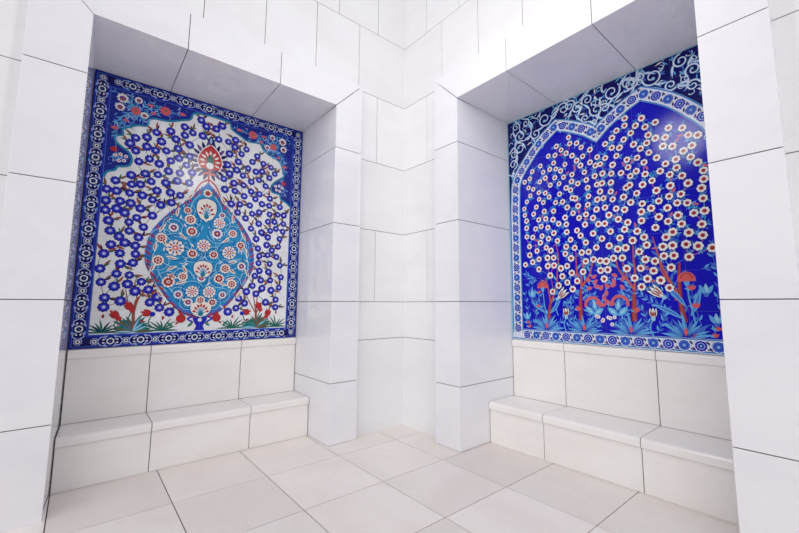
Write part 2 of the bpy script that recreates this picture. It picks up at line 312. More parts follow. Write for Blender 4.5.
RPINK=[(1446,1207),(1403,1187),(1453,1171),(1461,1139),(1410,1127),(1492,1129),(1532,1140),(1571,1143),(1577,1170),(1583,1209),(1636,1184),(1629,1128),(1525,1092),(1508,1061),(1473,1021),(1503,1013),(1556,1019),(1526,1035),(1450,1022)]
RBLF=[(1440,1008),(1411,970),(1596,1008),(1620,966),(1461,963),(1565,965)]
RTUL=[(1207,1094),(1229,960),(1825,1095),(1802,963)]
RWHT=[(1463,931),(1489,905),(1529,928),(1570,931),(1552,883),(1450,935),(1542,924),(1494,912)]
RCOR=[(1014,1111),(1001,1005),(905,879),(922,848),(2014,1114),(2029,1011),(2126,882),(2110,844),(1984,838),(2005,840),(1325,988),(1708,981)]
RBTU=[(950,1095),(2082,1100),(2119,932),(898,922)]

# ------------------------------------------------------------------ painted tile panels
def mirror(pts, c): return [(2*c-x, z) for x, z in pts]
def smooth(pts, n=6, closed=False):
    """Catmull-Rom through pts"""
    out = []; N = len(pts)
    for i in range(N if closed else N-1):
        P = [Vector(pts[(i+k) % N]) if closed else Vector(pts[min(max(i+k, 0), N-1)]) for k in (-1, 0, 1, 2)]
        for j in range(n):
            t = j/n
            out.append(tuple(.5*((2*P[1])+(P[2]-P[0])*t+(2*P[0]-5*P[1]+4*P[2]-P[3])*t*t+(3*P[1]-P[0]-3*P[2]+P[3])*t**3)))
    if not closed: out.append(tuple(pts[-1]))
    return out
def circle(c, r, n=14, a0=0, sx=1, sz=1):
    return [(c[0]+r*sx*math.cos(a0+2*math.pi*k/n), c[1]+r*sz*math.sin(a0+2*math.pi*k/n)) for k in range(n)]
def scallop(c, r, n=8, d=.16, a0=0, sub=4):
    return [(c[0]+r*(1-d+d*abs(math.sin(n*t/2)))*math.cos(t+a0), c[1]+r*(1-d+d*abs(math.sin(n*t/2)))*math.sin(t+a0)) for t in [2*math.pi*k/(n*sub) for k in range(n*sub)]]
def petal(c, ang, L, w, bend=0.0):
    """pointed leaf starting at c"""
    ux, uz = math.cos(ang), math.sin(ang); vx, vz = -uz, ux
    pr = [(0, .12), (.25, .8), (.5, 1), (.75, .65), (1, 0)]
    up = [(t, k) for t, k in pr]; pts = []
    for t, k in up: 
        b = bend*L*t*t; pts.append((c[0]+ux*L*t+vx*(w/2*k+b), c[1]+uz*L*t+vz*(w/2*k+b)))
    for t, k in reversed(pr[:-1]):
        b = bend*L*t*t; pts.append((c[0]+ux*L*t+vx*(-w/2*k+b), c[1]+uz*L*t+vz*(-w/2*k+b)))
    return pts

class Paint:
    """glaze colours laid on a tile slab, one thin film above the other; built as one mesh"""
    STEP = .00035
    def __init__(s, origin, thick): s.o = origin; s.t = thick; s.v = []; s.f = []; s.k = []; s.keys = []; s.c = 0
    def key(s, k):
        if k not in s.keys: s.keys.append(k)
        return s.keys.index(k)
    def depth(s, layer):
        s.c = (s.c+1) % 24
        return -s.t-layer*s.STEP-s.c*.000013
    def poly(s, pts, col, layer):
        A = sum(pts[i][0]*pts[(i+1) % len(pts)][1]-pts[(i+1) % len(pts)][0]*pts[i][1] for i in range(len(pts)))
        if A < 0: pts = pts[::-1]
        o = len(s.v); y = s.depth(layer)
        s.v += [(x-s.o[0], y, z-s.o[1]) for x, z in pts]
        s.f.append(tuple(range(o, o+len(pts)))); s.k.append(s.key(col))
    def stroke(s, pts, w0, col, layer, w1=None, closed=False):
        w1 = w0 if w1 is None else w1
        n = len(pts); o = len(s.v); y = s.depth(layer)
        for i, p in enumerate(pts):
            a = Vector(pts[(i-1) % n] if closed else pts[max(i-1, 0)]); b = Vector(pts[(i+1) % n] if closed else pts[min(i+1, n-1)])
            d = (b-a); d = d.normalized() if d.length > 1e-9 else Vector((1, 0))
            w = (w0+(w1-w0)*i/(n-1))/2
            for sg in (1, -1): s.v.append((p[0]-d.y*w*sg-s.o[0], y, p[1]+d.x*w*sg-s.o[1]))
        for i in range(n if closed else n-1):
            j = (i+1) % n
            s.f.append((o+2*i+1, o+2*j+1, o+2*j, o+2*i)); s.k.append(s.key(col))
    def slab(s, x0, x1, z0, z1, col, t0=0):
        o = len(s.v)
        s.v += [(x-s.o[0], y, z-s.o[1]) for y in (-s.t, -t0) for x, z in ((x0, z0), (x1, z0), (x1, z1), (x0, z1))]
        for f in ((0, 1, 2, 3), (7, 6, 5, 4), (1, 0, 4, 5), (2, 1, 5, 6), (3, 2, 6, 7), (0, 3, 7, 4)):
            s.f.append(tuple(o+i for i in f)); s.k.append(s.key(col))
    def build(s, name, parent):
        me = bpy.data.meshes.new(name); me.from_pydata(s.v, [], s.f)
        for k in s.keys: me.materials.append(gmat(k))
        for p, k in zip(me.polygons, s.k): p.material_index = k
        o = bpy.data.objects.new(name, me); COL.objects.link(o); o.parent = parent
        return o

def rect(x0, x1, z0, z1): return [(x0, z0), (x1, z0), (x1, z1), (x0, z1)]
def mm(l): return [(a/1000, b/1000) for a, b in l]

# ================================================================== LEFT PANEL (white ground, turquoise medallion)
X0, X1, Z0, Z1 = -2.188, -.736, LEDGE+.002, H1-.012
CX = -1.475
BW = .092                                   # border width
lp = empty('tile_panel', (CX, LEFT['n']+.03, Z0))
tag(lp, 'white painted tile panel with a turquoise teardrop medallion, above the left bench', 'tile panel')
org = (CX, Z0)
fx0, fx1, fz0, fz1 = X0+BW, X1-BW, Z0+BW-.008, Z1-BW-.01
F = Paint(org, .026)
F.slab(X0+.01, X1-.01, Z0+.01, Z1-.01, 'white')

# twigs from each flower down to a lower neighbour, leaf tufts, then the flowers themselves
flow = [p for p in mm(LF)]
def inside_med(p, g=0):
    return poly_in(p, MED)
def poly_in(p, P):
    c = False; n = len(P)
    for i in range(n):
        a, b = P[i], P[(i+1) % n]
        if (a[1] > p[1]) != (b[1] > p[1]) and p[0] < (b[0]-a[0])*(p[1]-a[1])/(b[1]-a[1])+a[0]: c = not c
    return c
ml = mm(LMEDL); mr_ = mm(LMEDR)
half = [((abs(a[0]-CX)+abs(b[0]-CX))/2, (a[1]+b[1])/2) for a, b in zip(ml, mr_)] if len(ml) == len(mr_) else [(abs(a[0]-CX), a[1]) for a in ml]
half[0] = (0, 1.945); half[-1] = (0, .92)
MEDr = smooth(half, 6)
MED = [(CX+x, z) for x, z in MEDr]+[(CX-x, z) for x, z in MEDr[-2:0:-1]]

for i, p in enumerate(flow):
    best = None
    for j, q in enumerate(flow):
        dz = p[1]-q[1]; d = math.hypot(p[0]-q[0], dz)
        if dz > .03 and d < .2:
            c = d+abs(p[0]-q[0])*.5
            if best is None or c < best[0]: best = (c, q)
    if best:
        q = best[1]; m = ((p[0]+q[0])/2+rnd.uniform(-.018, .018), (p[1]+q[1])/2)
        F.stroke(smooth([p, m, q], 4), .0035, rnd.choice(['brown', 'green', 'green']), 1)
    r = rnd.uniform(.0262, .0305)*(.93 if p[0] > -1.25 else 1)*(1 if p[1] > 1.15 else 1.08)
    # buds and leaves
    for _ in range(rnd.choice((1, 1, 2, 2))):
        a = rnd.choice((rnd.uniform(.3, 1.1), rnd.uniform(2.0, 2.9), rnd.uniform(-.5, .2), rnd.uniform(1.2, 1.9)))
        b = (p[0]+math.cos(a)*r*.8, p[1]+math.sin(a)*r*.8)
        F.poly(petal(b, a, .06, .015), rnd.choice(['brown', 'rust', 'rust']), 2)
        F.poly(petal(b, a+.5*rnd.choice((1, -1)), .04, .011, .2), rnd.choice(['green', 'green', 'ink']), 2)
    F.poly(scallop(p, r*1.06, 9, .14, rnd.random()), 'navy', 3)
    F.poly(scallop(p, r*.95, 9, .14, rnd.random()), 'cobalt', 4)
    F.poly(circle((p[0]+.001, p[1]+.001), r*.44, 10), 'lilac', 5)
    F.poly(circle((p[0]+.001, p[1]+.001), r*.22, 8), 'frost', 6)

# flowering trunks, leaf clumps, tulips and pomegranates along the foot
for trk in (LTRK1, LTRK2):
    for k, st in enumerate(trk):
        s = smooth(mm(st), 6)
        F.stroke(s, .022 if k == 0 else .010, 'brown', 2, .016 if k == 0 else .005); F.stroke(s, .008 if k else .014, 'rust', 3, .003)
for k, (x, z) in enumerate(mm(LLEAF)):
    big = k in (0, 6)
    if k == 4: continue
    n = 15 if big else 9
    for j in range(n):
        a = math.pi*(.06+.88*j/(n-1)); L = (.15 if big else .125)*(1-.2*abs(math.sin(a)))*rnd.uniform(.75, 1.1)
        if big and j in (7,): continue
        F.poly(petal((x, fz0+.008), a, L, .026 if big else .012, -.18 if a < 1.57 else .18), 'ink' if k in (2,) and j % 3 == 0 else 'green', 3)
        if big: F.poly(petal((x, fz0+.008), a, L*.85, .011, -.18 if a < 1.57 else .18), rnd.choice(['leaf', 'brown', 'teal', 'aqua']), 4)
        elif j % 3 == 1:
            t = (x+math.cos(a)*L, fz0+.008+math.sin(a)*L); F.poly(petal(t, a, .03, .016), rnd.choice(['rust', 'brick', 'ink']), 4)
for k, (x, z) in enumerate(mm(LRED)):
    if k < 2:                                # pomegranates hanging by the vase
        F.poly(circle((x, z), .031, 16), 'brick', 4); F.poly(circle((x, z), .027, 16), 'red', 5)
        for j in (-1, 0, 1): F.poly(petal((x, z+.026), 1.57+.5*j, .04, .016), 'red', 5)
        F.stroke(smooth([(x, z+.03), ((x+CX)/2, z+.035), (CX, z+.01)], 5), .008, 'red', 4)
        for sgn in (1, -1): F.poly(petal((x+sgn*.045, z-.06), 1.57-sgn*.8, .05, .02), 'leaf', 4)
    else:                                   # tulips
        a = (2.2, 2.9, .25, 2.3, 2.0, 1.2)[k-2]
        c = (x-math.cos(a)*.035, z-math.sin(a)*.035)
        for j in (-1, 0, 1): F.poly(petal(c, a+.33*j, .075-.012*abs(j), .028), 'brick' if j else 'red', 4+(j == 0))
        F.poly(circle(c, .017, 10), 'blue' if k in (3, 4) else 'red', 6)
        F.stroke(smooth([c, (c[0]+(-.02 if a > 1.57 else .02), (c[1]+fz0)/2), (c[0]+(.03 if a > 1.57 else -.03), fz0+.02)], 5), .007, 'green', 2)
# palmette over the medallion
pc = (CX+.003, 2.115)
for j in range(21):
    a = math.pi*(-.45+1.9*j/20)
    F.poly(petal((pc[0]+math.cos(a)*.065, pc[1]-.005+math.sin(a)*.085), a+.25*(1 if a < 1.57 else -1), .078, .026), 'plum' if j % 2 else 'navy', 2)
tear = smooth([(0, .125), (.052, .075), (.082, .0), (.062, -.065), (0, -.09)], 5)
def tearp(k): return [(pc[0]+x*k, pc[1]+z*k) for x, z in tear]+[(pc[0]-x*k, pc[1]+z*k) for x, z in tear[-2:0:-1]]
F.poly(tearp(1.08), 'white', 3); F.poly(tearp(1.0), 'red', 4)
for j in range(9):
    a = math.pi*(-.12+1.24*j/8); F.poly(petal((pc[0]+math.cos(a)*.035, pc[1]-.012+math.sin(a)*.05), a, .04, .017), 'cream', 5)
F.poly(petal((pc[0], pc[1]-.04), 1.57, .09, .05), 'green', 6); F.poly(circle((pc[0], pc[1]-.042), .026, 10), 'white', 7)
for sgn in (1, -1):
    F.poly(petal((pc[0], pc[1]-.1), 1.57+sgn*1.1, .07, .028), 'navy', 5); F.poly(petal((pc[0], pc[1]-.1), 1.57+sgn*1.8, .05, .02), 'coral', 5)
    F.stroke(smooth([(CX, 1.965), (CX+sgn*.05, 1.925), (CX+sgn*.09, 1.85)], 6), .014, 'red', 7, .006)
    F.poly(petal((CX, 2.235), 1.57+sgn*.5, .13, .014), 'green', 3)
F.stroke([(CX, 2.02), (CX, 1.93)], .012, 'red', 3)
F.poly(petal((CX, 2.235), 1.57, .08, .045), 'navy', 5); F.poly(petal((CX, 2.245), 1.57, .055, .018), 'pale', 6)
# little blue vase under the medallion
vz = fz0+.004
F.poly([(CX-.035, vz), (CX+.035, vz), (CX+.022, vz+.03), (CX+.045, vz+.075), (CX+.05, vz+.115), (CX-.05, vz+.115), (CX-.045, vz+.075), (CX-.022, vz+.03)], 'cobalt', 5)
F.poly(circle((CX, vz+.075), .014, 8), 'white', 6)
for sgn in (1, -1): F.stroke(smooth([(CX+sgn*.045, vz+.1), (CX+sgn*.08, vz+.085), (CX+sgn*.045, vz+.06)], 5), .012, 'cobalt', 5)
F.build('field', lp)

# medallion
MD = Paint(org, .026)
MD.poly([(CX+(x-CX)*.985, 1.40+(z-1.40)*.99) for x, z in MED], 'mid', 7); MD.poly([(CX+(x-CX)*.91, 1.40+(z-1.40)*.945) for x, z in MED], 'turq', 8)
n = len(MED)
acc = 0; last = MED[0]; cnt = 0
for i in range(1, n):
    acc += math.hypot(MED[i][0]-last[0], MED[i][1]-last[1]); last = MED[i]
    if acc > .0185:
        acc = 0; cnt += 1
        p = MED[i]; out = 1 if p[0] > CX else -1
        if abs(p[0]-CX) < .05: continue
        a = (.62 if out > 0 else math.pi-.62)+(.55 if p[1] > 1.5 else -.1)*out
        b = (CX+(p[0]-CX)*.975-out*.032, p[1]-.018)
        MD.poly(petal(b, a, .052, .0135, .12*out), ('brick', 'plum', 'red', 'deepturq')[cnt % 4], 9)
ros = [(a/1000, b/1000, c/1000) for a, b, c in LROS]
def arc(c, r, a0, a1, n=16): return [(c[0]+r*math.cos(a0+(a1-a0)*k/n), c[1]+r*math.sin(a0+(a1-a0)*k/n)) for k in range(n+1)]
for k, (x, z, r) in enumerate(ros):
    r *= 1.02
    if r > .027:
        a0 = rnd.random()*6.28
        MD.stroke(arc((x, z), r*1.55, a0, a0+4.2), .007, 'deepturq', 9); MD.stroke(arc((x, z), r*1.75, a0+1, a0+4.6), .0045, 'aqua', 9)
    MD.poly(scallop((x, z), r*1.12, 10, .14), 'deepturq', 10)
    MD.poly(scallop((x, z), r, 10, .16), 'cream', 11)
    if r > .042:
        for j in range(10): a = j*.628; MD.poly(petal((x+math.cos(a)*r*.35, z+math.sin(a)*r*.35), a, r*.5, r*.2), ('brick', 'mid')[j % 2], 12)
        MD.poly(circle((x, z), r*.32, 10), 'coral', 12); MD.poly(circle((x, z), r*.14, 8), 'white', 13)
    elif k % 3 == 0:
        MD.poly(scallop((x, z), r*.72, 8, .2), 'brick', 12); MD.poly(circle((x, z), r*.3, 8), 'white', 13); MD.poly(circle((x, z), r*.17, 8), 'red', 14)
    elif k % 3 == 1:
        MD.poly(circle((x, z), r*.66, 12), 'brick', 12)
        for j in range(6): a = j*1.047; MD.poly(petal((x, z), a, r*.6, r*.2), 'cream', 13)
        MD.poly(circle((x, z), r*.22, 8), 'red', 14)
    else:
        MD.poly(circle((x, z), r*.62, 12), 'mid', 12); MD.poly(scallop((x, z), r*.5, 6, .25), 'brick', 13); MD.poly(circle((x, z), r*.17, 8), 'cream', 14)
# big white palmette near the tip, lotus in the middle and at the foot
def palmette(c, w, h, layer):
    sh = smooth([(0, h*.5), (w*.42, h*.36), (w*.5, 0), (w*.3, -h*.33), (w*.1, -h*.42), (0, -h*.5)], 5)
    pts = [(c[0]+x, c[1]+z) for x, z in sh]+[(c[0]-x, c[1]+z) for x, z in sh[-2:0:-1]]
    big = [(c[0]+(x-c[0])*1.13, c[1]+(z-c[1])*1.1) for x, z in pts]
    MD.poly(big, 'deepturq', layer); MD.poly(pts, 'cream', layer+1)
    for j in range(7):
        a = math.pi*(.1+.8*j/6); b = (c[0], c[1]-h*.28)
        MD.stroke([b, (b[0]+math.cos(a)*w*.3, b[1]+math.sin(a)*h*.5)], .008, 'turq', layer+2, .004)
        MD.poly(petal((b[0]+math.cos(a)*w*.24, b[1]+math.sin(a)*h*.42), a, w*.2, w*.12), ('red', 'brick', 'red')[j % 3 if j not in (0, 6) else 0], layer+3)
    MD.poly(circle((c[0], c[1]-h*.27), w*.13, 10), 'teal', layer+3)
palmette((CX, 1.722), .135, .185, 11)
palmette((CX, 1.27), .125, .135, 11)
palmette((CX+.002, .976), .135, .12, 11)
MD.poly(scallop((CX, 1.855), .032, 8, .2), 'cream', 11); MD.poly(circle((CX, 1.855), .019, 10), 'brick', 12)
# curling white leaves between the rosettes
for x, z, a in ((.10, 1.62, 1.3), (.19, 1.645, 1.5), (.07, 1.55, 2.1), (.12, 1.485, .6), (.24, 1.42, 1.0), (.05, 1.37, .3), (.17, 1.34, 0), (.31, 1.38, 1.5), (.23, 1.25, 2.4),
                (.17, 1.155, 2.6), (.10, 1.235, .9), (.33, 1.23, 1.9), (.24, 1.06, .8), (.05, 1.13, 1.2), (.29, 1.52, 1.9), (.13, 1.78, 2.0), (.06, 1.02, .3), (.16, 1.20, .2)):
    for sgn in (1, -1):
        b = (CX+sgn*x, z); aa = a if sgn > 0 else math.pi-a
        if any(math.hypot(b[0]-q[0], b[1]-q[1]) < q[2]*.8 for q in ros): continue
        MD.poly(petal(b, aa, .075, .022, .2*sgn), 'cream', 11); MD.poly(petal((b[0]+math.cos(aa)*.012, b[1]+math.sin(aa)*.012), aa, .048, .008, .15*sgn), 'brick', 12)
# light scrolls
for sgn in (1, -1):
    for pts in ([(.02, .99), (.12, 1.04), (.20, 1.12), (.28, 1.25), (.25, 1.36), (.16, 1.34)], [(.03, 1.38), (.14, 1.44), (.24, 1.49), (.27, 1.6), (.2, 1.66), (.14, 1.62)],
                [(.02, 1.6), (.05, 1.52), (.12, 1.5), (.2, 1.5)], [(.05, 1.84), (.1, 1.76), (.1, 1.66), (.05, 1.6)], [(.05, 1.2), (.1, 1.26), (.2, 1.28), (.3, 1.33)],
                [(.29, 1.43), (.32, 1.33), (.3, 1.2), (.22, 1.1)], [(.31, 1.45), (.25, 1.6), (.14, 1.75)]):
        MD.stroke(smooth([(CX+sgn*x, z) for x, z in pts], 6), .006, 'aqua', 9)
        MD.stroke(smooth([(CX+sgn*(x+.012), z-.006) for x, z in pts], 6), .005, 'deepturq', 9)
for k in range(150):
    x, z = CX+rnd.uniform(-.34, .34), rnd.uniform(.97, 1.86)
    if not poly_in((CX+(x-CX)*1.18, 1.4+(z-1.4)*1.07), MED): continue
    if min(math.hypot(x-q[0], z-q[1])-q[2] for q in ros) < .012: continue
    a = rnd.uniform(0, 6.28)
    if k % 2: MD.stroke(arc((x, z), rnd.uniform(.015, .03), a, a+3.4, 8), .0045, ('aqua', 'frost', 'deepturq')[k % 3], 9, .003)
    else: MD.poly(petal((x, z), a, .034, .011, .25), ('frost', 'deepturq', 'cream')[k % 3], 10)
MD.build('medallion', lp)

# corner spandrels
def spandrel(edge, corner, extra, mirror_seed, name):
    S = Paint(org, .026)
    sm = [edge[0]]
    sm = smooth(edge, 4)
    ring = sm+corner
    S.poly(ring, 'dusk', 7)
    S.stroke(sm, .014, 'teal', 8); S.stroke(sm, .004, 'turq', 9)
    sg = 1 if mirror_seed else -1
    # pale stems
    cx, cz = extra['stem']
    for dx, dz, b in extra['rays']:
        line = smooth([(cx, cz), (cx+dx*.5+b*dz, cz+dz*.5-b*dx), (cx+dx, cz+dz)], 6)
        keep = [p for p in line if poly_in(p, ring)]
        if len(keep) < len(line)*.6: continue
        S.stroke(keep, .0055, 'sky', 8, .003)
        for t in (.35, .65, .9):
            q = keep[min(len(keep)-1, int(t*len(keep)))]
            S.poly(petal(q, math.atan2(dz, dx)+.8, .03, .0085), rnd.choice(['sky', 'pale', 'teal']), 9)
            S.poly(petal(q, math.atan2(dz, dx)-.8, .03, .0085), rnd.choice(['sky', 'mid', 'sky']), 9)
    bx = [p[0] for p in ring]; bz_ = [p[1] for p in ring]
    for k in range(420):
        x, z = rnd.uniform(min(bx), max(bx)), rnd.uniform(min(bz_), max(bz_)); a = rnd.uniform(0, 6.28)
        if not all(poly_in((x+dx, z+dz), ring) for dx in (-.018, .018) for dz in (-.018, .018)): continue
        if k % 3 == 0: S.stroke(arc((x, z), rnd.uniform(.012, .02), a, a+3.6, 8), .0038, ('mid', 'sky', 'pale')[k % 9//3], 8, .002)
        else: S.poly(petal((x, z), a, .026, .0075, .2), ('mid', 'sky', 'teal', 'pale', 'blue')[k % 5], 8)
    for k, (kind, x, z, r) in enumerate(extra['flowers']):
        r *= .8
        if kind == 'c':
            S.poly(scallop((x, z), r, 14, .1), 'coral', 10); S.poly(circle((x, z), r*.78, 14), 'pink', 11); S.poly(scallop((x, z), r*.66, 10, .15), 'coral', 12); S.poly(circle((x, z), r*.2, 8), 'green', 13)
        elif kind == 'w':
            S.poly(scallop((x, z), r, 9, .18), 'cream', 10); S.poly(circle((x, z-.1*r), r*.55, 10), 'blue', 11); S.poly(circle((x, z-.15*r), r*.4, 10), 'rust', 12)
        elif kind == 'p':
            S.poly(petal((x-r, z), 0, 2*r, r*1.1), 'pink', 10); S.poly(circle((x, z), r*.3, 8), 'coral', 11)
        elif kind == 'r':
            for j in (-1, 0, 1): S.poly(petal((x+sg*r, z), (0 if sg < 0 else math.pi)+.4*j, 2*r, r*.7), 'red', 10)
        else:
            S.poly(scallop((x, z), r, 6, .25), 'white', 10); S.poly(circle((x, z), r*.45, 8), 'coral', 11)
    return S.build(name, lp)
flL = [('c', -1.783, 2.411, .042), ('c', -1.955, 2.353, .036), ('p', -1.676, 2.422, .03), ('p', -1.873, 2.422, .028), ('p', -1.852, 2.37, .026), ('w', -2.033, 2.421, .042),
       ('w', -2.044, 2.355, .036), ('w', -1.944, 2.436, .03), ('w', -1.905, 2.337, .03), ('r', -2.055, 2.052, .028), ('s', -2.046, 2.012, .016), ('s', -2.019, 2.024, .016),
       ('s', -1.988, 2.016, .016), ('s', -1.997, 1.985, .016), ('s', -2.025, 1.978, .016), ('p', -2.06, 2.2, .03), ('p', -2.005, 2.27, .024)]
raysL = [(.17, .05, .1), (.26, .06, -.1), (.05, .07, .1), (-.08, .07, 0), (-.09, .0, .1), (-.1, -.12, .1), (-.06, -.2, .1), (.05, -.06, .1), (-.03, -.12, -.1), (-.11, -.3, -.2), (-.13, .1, .2), (.1, -.04, .2), (.13, .07, .3), (-.05, -.28, .3), (-.08, -.36, .15), (-.04, .1, .2), (.2, .03, -.3)]
edL = mm(LSPL); edR = mm(LSPR)
edL = [(max(x, fx0), z) for x, z in edL]; edR = [(min(x, fx1), z) for x, z in edR]
edL[-2:] = [(fx0, 1.85)]; edR[-1] = (fx1, edR[-1][1]); edL[0] = (CX-.06, fz1); edR[0] = (CX-.05, fz1)
edL = [edL[0]]+[(-1.578, 2.464)]+edL[2:]
spandrel(edL, [(fx0, fz1)], dict(stem=(-1.955, 2.353), rays=raysL, flowers=flL), False, 'spandrel')
flR = [(k, 2*CX-x, z, r) for k, x, z, r in flL]
spandrel(edR, [(fx1, fz1)], dict(stem=(2*CX+1.955, 2.353), rays=[(-a, b, -c) for a, b, c in raysL], flowers=flR), True, 'spandrel')

# border: dark blue strips with ringed rosettes and curled leaves
B = Paint(org, .028)
for r in (rect(X0, fx0, Z0, Z1), rect(fx1, X1, Z0, Z1), rect(fx0, fx1, Z0, fz0), rect(fx0, fx1, fz1, Z1)):
    B.slab(r[0][0], r[2][0], r[0][1], r[2][1], 'navy', .0)
for k, (d, w, c) in enumerate(((.006, .006, 'blue'), (.014, .003, 'mid'), (BW-.013, .012, 'blue'), (BW-.004, .004, 'mid'))):
    x0, x1, z0, z1 = X0+d, X1-d, Z0+d*.93, Z1-d*1.06
    B.stroke([(x0, z0), (x1, z0)], w, c, 1); B.stroke([(x0, z1), (x1, z1)], w, c, 1)
    B.stroke([(x0, z0), (x0, z1)], w, c, 1); B.stroke([(x1, z0), (x1, z1)], w, c, 1)
def border_run(a, b):
    L_ = math.hypot(b[0]-a[0], b[1]-a[1]); n = max(2, round(L_/.08)); ux, uz = (b[0]-a[0])/L_, (b[1]-a[1])/L_
    ang = math.atan2(uz, ux)
    def at(t, v): return (a[0]+ux*t-uz*v, a[1]+uz*t+ux*v)
    for k in range(n+1):
        t = L_*k/n; c = at(t, 0)
        if k % 2 == 0:
            B.poly(scallop(c, .022, 8, .14), 'pale', 2); B.poly(circle(c, .017, 12), 'navy', 3); B.poly(circle(c, .0125, 10), 'white', 4); B.poly(circle(c, .0065, 8), 'ink', 5)
        else:
            B.poly(scallop(c, .0215, 6, .1), 'frost', 2); B.poly(circle(c, .0135, 10), 'ink', 3); B.poly(circle(c, .004, 8), 'mid', 4)
            for sg in (1, -1):
                for da in (.5, 2.64): B.poly(petal(at(t+.02*math.cos(da), sg*.026), ang+sg*da, .018, .008), 'pale', 2)
        if k < n:
            for sg in (1, -1):
                h = t+L_/n*.5
                s1 = [at(h-.022, sg*.006), at(h-.008, sg*.026), at(h+.010, sg*.024), at(h+.014, sg*.012), at(h+.004, sg*.010)]
                if k % 2: s1 = [at(2*h-(t+0), 0)] and [at(h+.022, sg*.006), at(h+.008, sg*.026), at(h-.010, sg*.024), at(h-.014, sg*.012), at(h-.004, sg*.010)]
                B.stroke(smooth(s1, 4), .0065, 'pale', 2, .004)
                B.poly(circle(s1[-1], .0055, 6), 'white', 3)
                B.poly(petal(s1[2], ang+(.6 if not k % 2 else 2.5)*sg, .02, .009), ('sky', 'pale')[k % 2], 2)
                B.poly(petal(s1[0], ang+(2.2 if not k % 2 else .9)*sg, .02, .008), ('pale', 'mid')[k % 2], 2)
mx = BW*.5-.003
border_run((X0+mx, Z0+mx), (X0+mx, Z1-mx)); border_run((X1-mx, Z0+mx), (X1-mx, Z1-mx))
border_run((X0+mx+.08, Z0+mx-.003), (X1-mx-.08, Z0+mx-.003)); border_run((X0+mx+.08, Z1-mx-.003), (X1-mx-.08, Z1-mx-.003))
B.build('border', lp)

# ================================================================== RIGHT PANEL (deep blue ground, twin arches, white blossom)
X0, X1, Z0, Z1 = .757, 2.249, LEDGE+.002, H1-.012
CXR = 1.511
rp = empty('tile_panel', (RIGHT['n']+.03, -CXR, Z0), -math.pi/2)
tag(rp, 'deep blue painted tile panel with white blossom under twin arches, above right bench', 'tile panel')
org = (CXR, Z0)
bz = Z0+.085                                # top of the foot border
F = Paint(org, .026)
F.slab(X0+.005, X1-.005, Z0+.005, Z1-.005, 'ultra')
# arch line (centre of the band): left arch, cusp, right arch mirrored
arc_pts = mm(RARC1)
L1 = [(.815, .79), (.815, 1.3), (.817, 1.7), (.819, 1.82), (.824, 1.905), (.832, 1.985), (.856, 2.060), (.898, 2.122), (.95, 2.182), (1.003, 2.241), (1.066, 2.298), (1.135, 2.347), (1.212, 2.394)]
L2 = [(1.212, 2.394), (1.300, 2.358), (1.376, 2.316), (1.446, 2.274), (1.518, 2.216)]
L1, L2 = [(x-(.004 if i > 4 else 0), z) for i, (x, z) in enumerate(L1)], [(x-.004-(.003 if x > 1.5 else 0), z) for x, z in L2]
half = smooth(L1, 5)[:-1]+smooth(L2, 5)
archc = half+[(2*CXR-x, z) for x, z in half[-2::-1]]
def offset(pts, d):
    out = []; n = len(pts)
    for i in range(n):
        a = Vector(pts[max(i-1, 0)]); b = Vector(pts[min(i+1, n-1)]); t = (b-a).normalized()
        p = Vector(pts[i]); nrm = Vector((-t.y, t.x))
        e1 = (p-a).normalized() if i else t
        k = max(.75, nrm.dot(Vector((-e1.y, e1.x))))
        out.append(tuple(p+nrm*d/k))
    return out
inner, outer = offset(archc, -.043), offset(archc, .043)
# arches' tree trunks
TRK = [smooth(mm(s), 6) for s in RTRK]
for k, s in enumerate(TRK):
    w = (.03, .016, .016, .034, .016, .018, .012, .034, .018, .018, .012, .03, .018, .014)[k]
    F.stroke(s, w, 'brick' if k in (0, 3, 7, 11) else 'rust', 2, w*.45); F.stroke(s, w*.4, 'rust' if k in (0, 3, 7, 11) else 'coral', 3, w*.12)
    for t in range(3, len(s)-1, 5):
        a = math.atan2(s[t+1][1]-s[t][1], s[t+1][0]-s[t][0])
        F.poly(petal(s[t], a+rnd.choice((.7, -.7)), .06, .016), rnd.choice(['sky', 'mid']), 1)
flow = mm(RF)
for i, p in enumerate(flow):
    best = None
    for q in flow:
        dz = p[1]-q[1]; d = math.hypot(p[0]-q[0], dz)
        if dz > .03 and d < .19:
            c = d+abs(p[0]-q[0])*.6
            if best is None or c < best[0]: best = (c, q)
    if best:
        q = best[1]; m = ((p[0]+q[0])/2+rnd.uniform(-.012, .012), (p[1]+q[1])/2)
        F.stroke(smooth([p, m, q], 4), .0042, rnd.choice(['mid', 'sky', 'pink', 'mid']), 1)
    r = (.0200+.0034*(p[0]-.8)/1.4+.0036*max(0, min(1, (1.9-p[1])/.6)))*rnd.uniform(.95, 1.08)
    for _ in range(rnd.choice((1, 2, 2))):
        a = rnd.uniform(0, 6.28); b = (p[0]+math.cos(a)*r*.7, p[1]+math.sin(a)*r*.7)
        for da in (-.5, 0, .5):
            if rnd.random() < .75: F.poly(petal(b, a+da, .033, .0085, .2*da), rnd.choice(['sky', 'mid', 'mid', 'turq']), 2)
        if rnd.random() < .09: F.poly(petal((b[0]+math.cos(a)*.01, b[1]+math.sin(a)*.01), a, .036, .015), 'pink', 3)
    F.poly(scallop(p, r*1.13, 7, .14, rnd.random()), 'navy', 4)
    F.poly(scallop(p, r, 7, .15, rnd.random()), 'white', 5)
    F.poly(circle(p, r*.48, 9), 'coral', 6); F.poly(circle(p, r*.4, 9), 'brick', 7)
